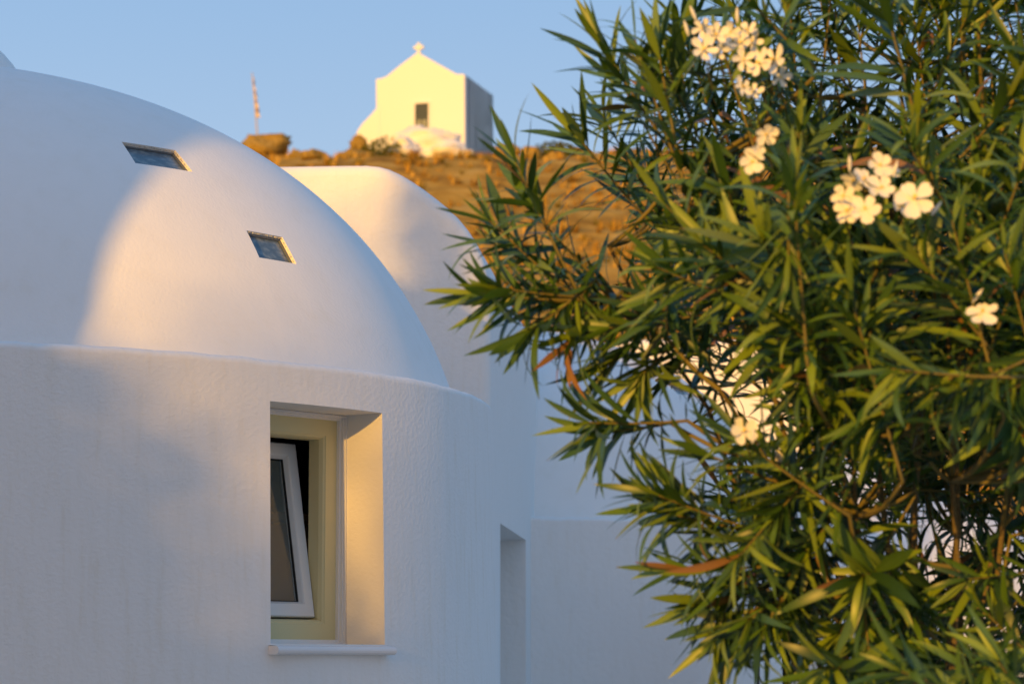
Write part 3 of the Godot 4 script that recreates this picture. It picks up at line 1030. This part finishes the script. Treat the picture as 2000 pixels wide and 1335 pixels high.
func oleander() -> void:
	rng.seed = 21
	var foot := Vector3(0.85 * FAR, 0.0, -5.35 * FAR)
	var bush := thing("oleander", "tall green oleander with white flowers filling the right side", "shrub", foot)
	# limbs: from the foot up into the crown
	var ends := [[1180, 480, 5.25], [1330, 330, 5.1], [1420, 760, 5.0], [1500, 560, 5.6], [1560, 180, 5.3], [1650, 700, 4.9], [1700, 380, 5.2], [1790, 120, 5.5], [1850, 620, 4.9], [1930, 330, 5.3], [2050, 550, 5.2], [2150, 200, 5.4], [1480, 1020, 5.1], [1660, 1080, 5.4], [1880, 1040, 5.5], [2100, 900, 5.3], [2250, 600, 5.5]]
	for e in ends:
		var q := at(e[0], e[1], e[2] * FAR)
		var a := foot + Vector3(rng.randf_range(-0.12, 0.12), 0, rng.randf_range(-0.12, 0.12))
		var c := Vector3(lerpf(a.x, q.x, 0.25), lerpf(a.y, q.y, 0.62), lerpf(a.z, q.z, 0.35))
		var pts := PackedVector3Array()
		var rad := PackedFloat32Array()
		for k in 12:
			var t := k / 11.0
			var p := a.lerp(c, t).lerp(c.lerp(q, t), t) + Vector3(wob.get_noise_2d(e[0], t * 90.0), 0, wob.get_noise_2d(e[1], t * 90.0)) * 0.05
			pts.append(p - foot)
			rad.append(lerpf(0.016, 0.004, pow(t, 0.6)))
			if t > 0.55: hubs.append(p)
		put("limb", tube(pts, rad, 8), M.bark, bush)
	# shoots that make the outline: tip, where they come from, depth, length, droop
	var edge := [
		[1105, 675, 1180, 575, 5.0, 0.22, 0.7], [1185, 715, 1260, 615, 5.05, 0.22, 0.7], [1250, 735, 1320, 635, 5.0, 0.2, 0.7], [1030, 650, 1110, 565, 4.95, 0.2, 0.7], [1320, 700, 1390, 600, 5.1, 0.2, 0.6], [1240, 75, 1300, 225, 4.9, 0.24, 0.0], [1320, 55, 1345, 200, 5.2, 0.24, 0.0], [1285, 95, 1320, 250, 4.85, 0.26, 0.0], [1180, 95, 1265, 200, 5.0, 0.2, 0.0], [935, 572, 1090, 552, 4.95, 0.22, 0.1], [955, 430, 1060, 500, 5.0, 0.22, 0.0], [1335, 1110, 1440, 1085, 4.95, 0.22, 0.3], [1370, 1180, 1460, 1130, 5.0, 0.2, 0.4], [1405, 1235, 1480, 1160, 4.95, 0.2, 0.5], [1450, 1270, 1510, 1180, 5.0, 0.2, 0.5], [1490, 1230, 1540, 1120, 4.9, 0.24, 0.5], [1300, 1000, 1420, 1000, 4.95, 0.22, 0.1], [1212, 160, 1285, 265, 5.1, 0.2, 0.0], [1125, 262, 1205, 335, 5.2, 0.24, 0.0], [1178, 226, 1235, 305, 5.4, 0.2, 0.0],
		[1000, 300, 1075, 430, 4.9, 0.26, 0.0], [1030, 400, 1130, 480, 5.0, 0.26, 0.0], [955, 470, 1080, 510, 5.1, 0.24, 0.1], [975, 562, 1120, 545, 4.95, 0.24, 0.1], [1015, 585, 1150, 560, 5.05, 0.22, 0.5],
		[1060, 520, 1180, 540, 5.2, 0.3, 0.2], [1090, 600, 1220, 580, 5.1, 0.28, 0.3], [1190, 640, 1300, 600, 5.0, 0.26, 0.5],
		[1150, 825, 1290, 795, 4.95, 0.2, 0.25], [1165, 845, 1300, 800, 5.05, 0.16, 0.7], [1275, 962, 1440, 985, 4.9, 0.28, 0.0], [1260, 985, 1400, 990, 5.05, 0.24, 0.0], [1370, 1030, 1480, 1040, 5.0, 0.26, 0.2],
		[1385, 1110, 1490, 1100, 4.9, 0.2, 0.2], [1425, 1170, 1510, 1120, 5.0, 0.18, 0.3], [1460, 1210, 1530, 1140, 4.9, 0.16, 0.4], [1440, 1090, 1500, 990, 4.75, 0.24, 0.3], [1455, 1150, 1520, 1080, 5.1, 0.2, 0.4],
		[1365, 880, 1480, 900, 4.9, 0.26, 0.2], [1440, 850, 1540, 900, 4.7, 0.24, 0.0], [1560, 740, 1620, 700, 4.7, 0.24, 0.3],
		[1280, 520, 1400, 540, 4.7, 0.3, 0.1], [1375, 480, 1470, 520, 4.6, 0.3, 0.0], [1300, 400, 1400, 470, 4.8, 0.3, 0.0], [1400, 60, 1450, 190, 4.9, 0.24, 0.0],
		[1540, 520, 1540, 400, 4.45, 0.3, 0.35], [1550, 360, 1560, 470, 4.4, 0.3, 0.0], [1740, 720, 1880, 700, 4.35, 0.26, 0.5], [1860, 760, 1960, 690, 4.4, 0.26, 0.7], [1960, 480, 2010, 640, 4.5, 0.3, 0.1],
		[1780, 480, 1860, 560, 4.5, 0.28, 0.1], [1700, 820, 1800, 740, 4.6, 0.26, 0.6], [1940, 780, 2020, 690, 4.5, 0.24, 0.7], [1660, 570, 1700, 690, 4.5, 0.3, 0.2], [1860, 430, 1900, 560, 4.5, 0.3, 0.0],
		[1700, 1290, 1690, 1180, 4.9, 0.24, 0.4], [1690, 1120, 1750, 1000, 5.0, 0.24, 0.4], [1800, 1180, 1740, 1090, 5.1, 0.24, 0.4], [1640, 1235, 1720, 1180, 5.0, 0.2, 0.3], [1950, 1290, 2010, 1350, 4.5, 0.26, 0.1], [1760, 1310, 1900, 1330, 4.4, 0.26, 0.1], [1890, 1130, 1960, 1100, 4.9, 0.24, 0.4], [1930, 1200, 1990, 1240, 4.9, 0.24, 0.2], [1570, 1080, 1620, 990, 4.9, 0.24, 0.4], [1520, 1000, 1580, 900, 4.8, 0.26, 0.4], [1560, 1190, 1590, 1080, 5.0, 0.24, 0.5]]
	for e in edge:
		var tip := at(e[0], e[1], e[4] * FAR)
		var from := at(e[2], e[3], (e[4] + rng.randf_range(0.0, 0.08)) * FAR)
		shoot(tip, tip - from, e[5] * FAR, 0.95, FAR * (1.06 if e[1] < 300.0 else 1.0), e[6], 0.55)
	# the body of the crown
	var poly := PackedVector2Array([Vector2(1250, 130), Vector2(1420, -60), Vector2(1600, -190), Vector2(2200, -240), Vector2(2500, 200), Vector2(2480, 900), Vector2(2250, 1400), Vector2(1640, 1420), Vector2(1570, 1280), Vector2(1510, 1150), Vector2(1420, 1000), Vector2(1370, 860), Vector2(1300, 640), Vector2(1230, 560), Vector2(1190, 440), Vector2(1230, 330)])
	var heart := at(1800, 760, 5.5 * FAR)
	var made := 0
	var tries := 0
	while made < 280 and tries < 12000:
		tries += 1
		var px := rng.randf_range(1050, 2500)
		var py := rng.randf_range(-240, 1420)
		if not Geometry2D.is_point_in_polygon(Vector2(px, py), poly): continue
		var keep := 1.0
		keep *= 1.0 - 0.9 * exp(-pow((px - 1780.0) / 300.0, 4.0) - pow((py - 1010.0) / 190.0, 4.0))
		keep *= 1.0 - 0.6 * exp(-pow((px - 1780.0) / 220.0, 2.0) - pow((py - 150.0) / 130.0, 2.0))
		keep *= 1.0 - 0.95 * exp(-pow((px - 1400.0) / 230.0, 4.0) - pow((py - 775.0) / 130.0, 4.0))
		if py > 1040.0: keep *= 0.42
		if px > 2050.0: keep *= 0.7
		if rng.randf() > keep: continue
		var reach := 1.0 - pow(clampf(absf(px - 1800.0) / 950.0, 0.0, 1.0), 2.0) * 0.7 - pow(clampf(absf(py - 600.0) / 900.0, 0.0, 1.0), 2.0) * 0.4
		var depth := 5.4 + rng.randf_range(-0.95, 0.95) * reach
		var tip := at(px, py, depth * FAR)
		var out := (tip - heart).normalized()
		var dir := out * 0.8 + Vector3(rng.randf_range(-0.6, 0.5), rng.randf_range(-0.15, 0.8), rng.randf_range(-0.4, 0.6))
		shoot(tip, dir, rng.randf_range(0.2, 0.34) * FAR, 0.98, FAR * rng.randf_range(0.85, 1.1) * (1.15 if depth < 4.9 else 1.0), rng.randf_range(0.0, 0.35) + (0.25 if py > 800.0 else 0.0), 0.5 if px < 1650.0 else 0.58)
		made += 1
	# the shaded inside of the crown
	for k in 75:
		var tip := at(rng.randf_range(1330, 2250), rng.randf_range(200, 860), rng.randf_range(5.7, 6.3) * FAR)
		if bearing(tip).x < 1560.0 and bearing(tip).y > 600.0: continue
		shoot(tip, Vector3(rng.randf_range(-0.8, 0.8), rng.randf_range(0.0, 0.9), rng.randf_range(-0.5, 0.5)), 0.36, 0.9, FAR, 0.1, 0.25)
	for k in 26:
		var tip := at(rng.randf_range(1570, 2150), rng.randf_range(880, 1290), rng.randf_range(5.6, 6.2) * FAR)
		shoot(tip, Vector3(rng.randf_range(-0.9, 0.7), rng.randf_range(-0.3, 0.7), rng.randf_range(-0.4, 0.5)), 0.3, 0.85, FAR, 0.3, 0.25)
	# which leaves show largest: the nearest one on every spot of a coarse raster
	var cell := {}
	for n in leaves.size():
		var t: Transform3D = leaves[n][0]
		var a := bearing(t.origin)
		var b := bearing(t.origin + t.basis.z)
		var depth := -(t.origin + t.basis.z * 0.5).z
		var steps := int(a.distance_to(b) / 9.0) + 1
		for k in steps + 1:
			var q := a.lerp(b, float(k) / steps)
			if q.x < 0.0 or q.x > 2000.0 or q.y < 0.0 or q.y > 1335.0: continue
			var key := Vector2i(int(q.x / 9.0), int(q.y / 9.0))
			if not cell.has(key) or cell[key][0] > depth: cell[key] = [depth, n]
	var shown := {}
	for key in cell: shown[cell[key][1]] = shown.get(cell[key][1], 0) + 1
	var order := shown.keys()
	order.sort_custom(func(a, b): return shown[a] > shown[b] or (shown[a] == shown[b] and a < b))
	var single := {}
	for k in mini(300, order.size()): single[order[k]] = true
	var shapes := [leaf_mesh(0.05, 0.25, 0.122), leaf_mesh(0.22, 0.3, 0.11), leaf_mesh(0.45, 0.2, 0.12), leaf_mesh(-0.15, 0.3, 0.112), leaf_mesh(0.85, 0.25, 0.118)]
	var rest := [[], [], [], [], []]
	for n in leaves.size():
		var l = leaves[n]
		if single.has(n):
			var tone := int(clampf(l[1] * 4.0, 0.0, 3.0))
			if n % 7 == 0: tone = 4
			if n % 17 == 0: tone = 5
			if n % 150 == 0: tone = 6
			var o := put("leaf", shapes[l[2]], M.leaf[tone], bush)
			o.transform = Transform3D(l[0].basis, l[0].origin - foot)
		else: rest[l[2]].append(l)
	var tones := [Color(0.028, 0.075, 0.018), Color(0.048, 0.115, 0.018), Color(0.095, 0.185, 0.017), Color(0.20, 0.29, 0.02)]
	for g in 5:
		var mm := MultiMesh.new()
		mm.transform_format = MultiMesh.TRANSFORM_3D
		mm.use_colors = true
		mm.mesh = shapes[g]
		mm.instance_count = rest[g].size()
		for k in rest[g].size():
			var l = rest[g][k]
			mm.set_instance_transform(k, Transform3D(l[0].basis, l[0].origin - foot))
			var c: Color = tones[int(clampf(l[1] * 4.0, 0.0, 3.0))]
			if k % 90 == 0: c = Color(0.3, 0.15, 0.04)
			mm.set_instance_color(k, c * rng.randf_range(0.85, 1.15))
		multi("foliage", mm, M.leaf_any, bush)
	var tw := put("twigs", join(twigs), M.twig, bush)
	tw.position = -foot
	tw.set_meta("kind", "stuff")
	# flowers: bearing, size, depth, facing
	var petals := [petal_mesh(0.5, 0.33), petal_mesh(0.9, 0.31), petal_mesh(0.2, 0.35)]
	var slim := [petal_mesh(0.9, 0.22), petal_mesh(1.3, 0.24), petal_mesh(0.5, 0.2)]
	var sunny := Vector3(-0.25, 0.15, 1.0)
	var fl := [[1375, 95, 62, 4.50, 0.8], [1399, 67, 58, 4.55, 0.8], [1415, 80, 52, 4.60, 0.9], [1371, 54, 46, 4.60, 0.7], [1404, 100, 46, 4.55, 0.9], [1427, 63, 48, 4.65, 0.6], [1446, 82, 56, 4.60, 0.6], [1459, 58, 56, 4.65, 0.5], [1468, 80, 50, 4.65, 0.5],
		[1482, 122, 66, 4.55, 0.4], [1510, 115, 66, 4.60, 0.4], [1453, 116, 50, 4.55, 0.6], [1452, 168, 46, 4.55, 0.6], [1472, 178, 44, 4.60, 0.6], [1525, 150, 48, 4.65, 0.5],
		[1719, 322, 60, 4.4, 0.4], [1688, 348, 58, 4.38, 0.6], [1722, 366, 62, 4.36, 0.5], [1648, 382, 58, 4.38, 0.4], [1655, 410, 64, 4.36, 0.4], [1690, 406, 66, 4.34, 0.4], [1667, 352, 54, 4.42, 0.7], [1740, 335, 46, 4.46, 0.6],
		[1787, 385, 92, 4.3, 0.1], [1763, 402, 62, 4.34, 0.6], [1920, 608, 70, 4.35, 0.2], [1453, 840, 64, 4.55, 0.15], [1470, 315, 58, 4.45, 0.8], [1497, 262, 50, 4.5, 0.8], [1480, 298, 40, 4.5, 0.9], [1545, 782, 36, 4.9, 0.6], [1520, 893, 30, 5.0, 0.5]]
	var stalks := []
	for q in fl:
		var p := at(q[0], q[1], (q[3] + 0.07) * FAR)
		flower(bush, p - foot, sunny + Vector3(rng.randfn(), rng.randfn(), 0.0) * 0.75 * (0.25 + q[4]), q[2] / FOCAL * q[3] * FAR * 0.97, q[4], slim if q[1] < 200 else petals)
		var root := p + Vector3(0.03, -0.05, -0.16)
		stalks.append(tube(PackedVector3Array([root - foot, p.lerp(root, 0.4) - foot + Vector3(0, 0.0, -0.02), p - foot - sunny.normalized() * 0.006]), PackedFloat32Array([0.0022, 0.0016, 0.0012]), 5))
	for q in [[1345, 70], [1360, 40], [1440, 45], [1660, 335], [1745, 345], [1820, 420], [1900, 590], [1470, 865]]:
		var p := at(q[0], q[1], 4.62 * FAR if q[1] < 200 else 4.45 * FAR)
		var d := Vector3(rng.randf_range(-0.6, 0.6), 0.8, 0.3).normalized() * 0.034
		put("flower_bud", tube(PackedVector3Array([p - foot, p - foot + d * 0.35, p - foot + d * 0.7, p - foot + d]), PackedFloat32Array([0.0015, 0.0042, 0.0036, 0.0005]), 7), M.petal, bush)
	put("flower_stalks", join(stalks), M.twig, bush).set_meta("kind", "stuff")
	print("leaves ", leaves.size(), " single ", single.size())

# ---------------------------------------------------------------- the scene

func _ready() -> void:
	var cam := Camera3D.new()
	cam.name = "camera"
	add_child(cam)
	var lens := CameraAttributesPhysical.new()
	lens.frustum_focal_length = 93.48
	lens.frustum_focus_distance = 9.3
	lens.exposure_aperture = 5.2
	lens.frustum_near = 0.1
	lens.frustum_far = 3000.0
	cam.attributes = lens
	cam.fov = 14.6296
	cam.near = 0.1
	cam.far = 3000.0
	cam.position = EYE
	cam.rotation.x = PITCH
	cam.current = true

	var sky := ProceduralSkyMaterial.new()
	sky.sky_top_color = lin(0.105, 0.255, 0.485)
	sky.sky_horizon_color = lin(0.56, 0.60, 0.60)
	sky.sky_curve = 0.12
	sky.ground_bottom_color = lin(0.22, 0.19, 0.16)
	sky.ground_horizon_color = lin(0.5, 0.5, 0.5)
	sky.sun_angle_max = 88.0
	sky.sun_curve = 0.37
	var env := Environment.new()
	env.background_mode = Environment.BG_SKY
	env.sky = Sky.new()
	env.sky.sky_material = sky
	env.tonemap_mode = Environment.TONE_MAPPER_LINEAR
	env.tonemap_exposure = 1.5
	env.sdfgi_enabled = true
	env.ssao_enabled = true
	env.ssil_enabled = true
	var we := WorldEnvironment.new()
	we.name = "environment"
	we.environment = env
	add_child(we)

	var sun := DirectionalLight3D.new()
	sun.name = "sun"
	add_child(sun)
	var az := deg_to_rad(22.0)
	var el := deg_to_rad(8.5)
	sun.look_at_from_position(Vector3(-sin(az) * cos(el), sin(el), cos(az) * cos(el)) * 50.0, Vector3.ZERO)
	sun.light_color = lin(1.0, 0.51, 0.08)
	sun.light_energy = 1.1
	sun.light_angular_distance = 0.5
	sun.shadow_enabled = true

	rng.seed = 1
	wob.seed = 9
	wob.frequency = 0.05
	wob.noise_type = FastNoiseLite.TYPE_SIMPLEX_SMOOTH
	wob.fractal_octaves = 3
	make_materials()
	houses()
	hill()
	oleander()
	print("fov ", cam.fov)
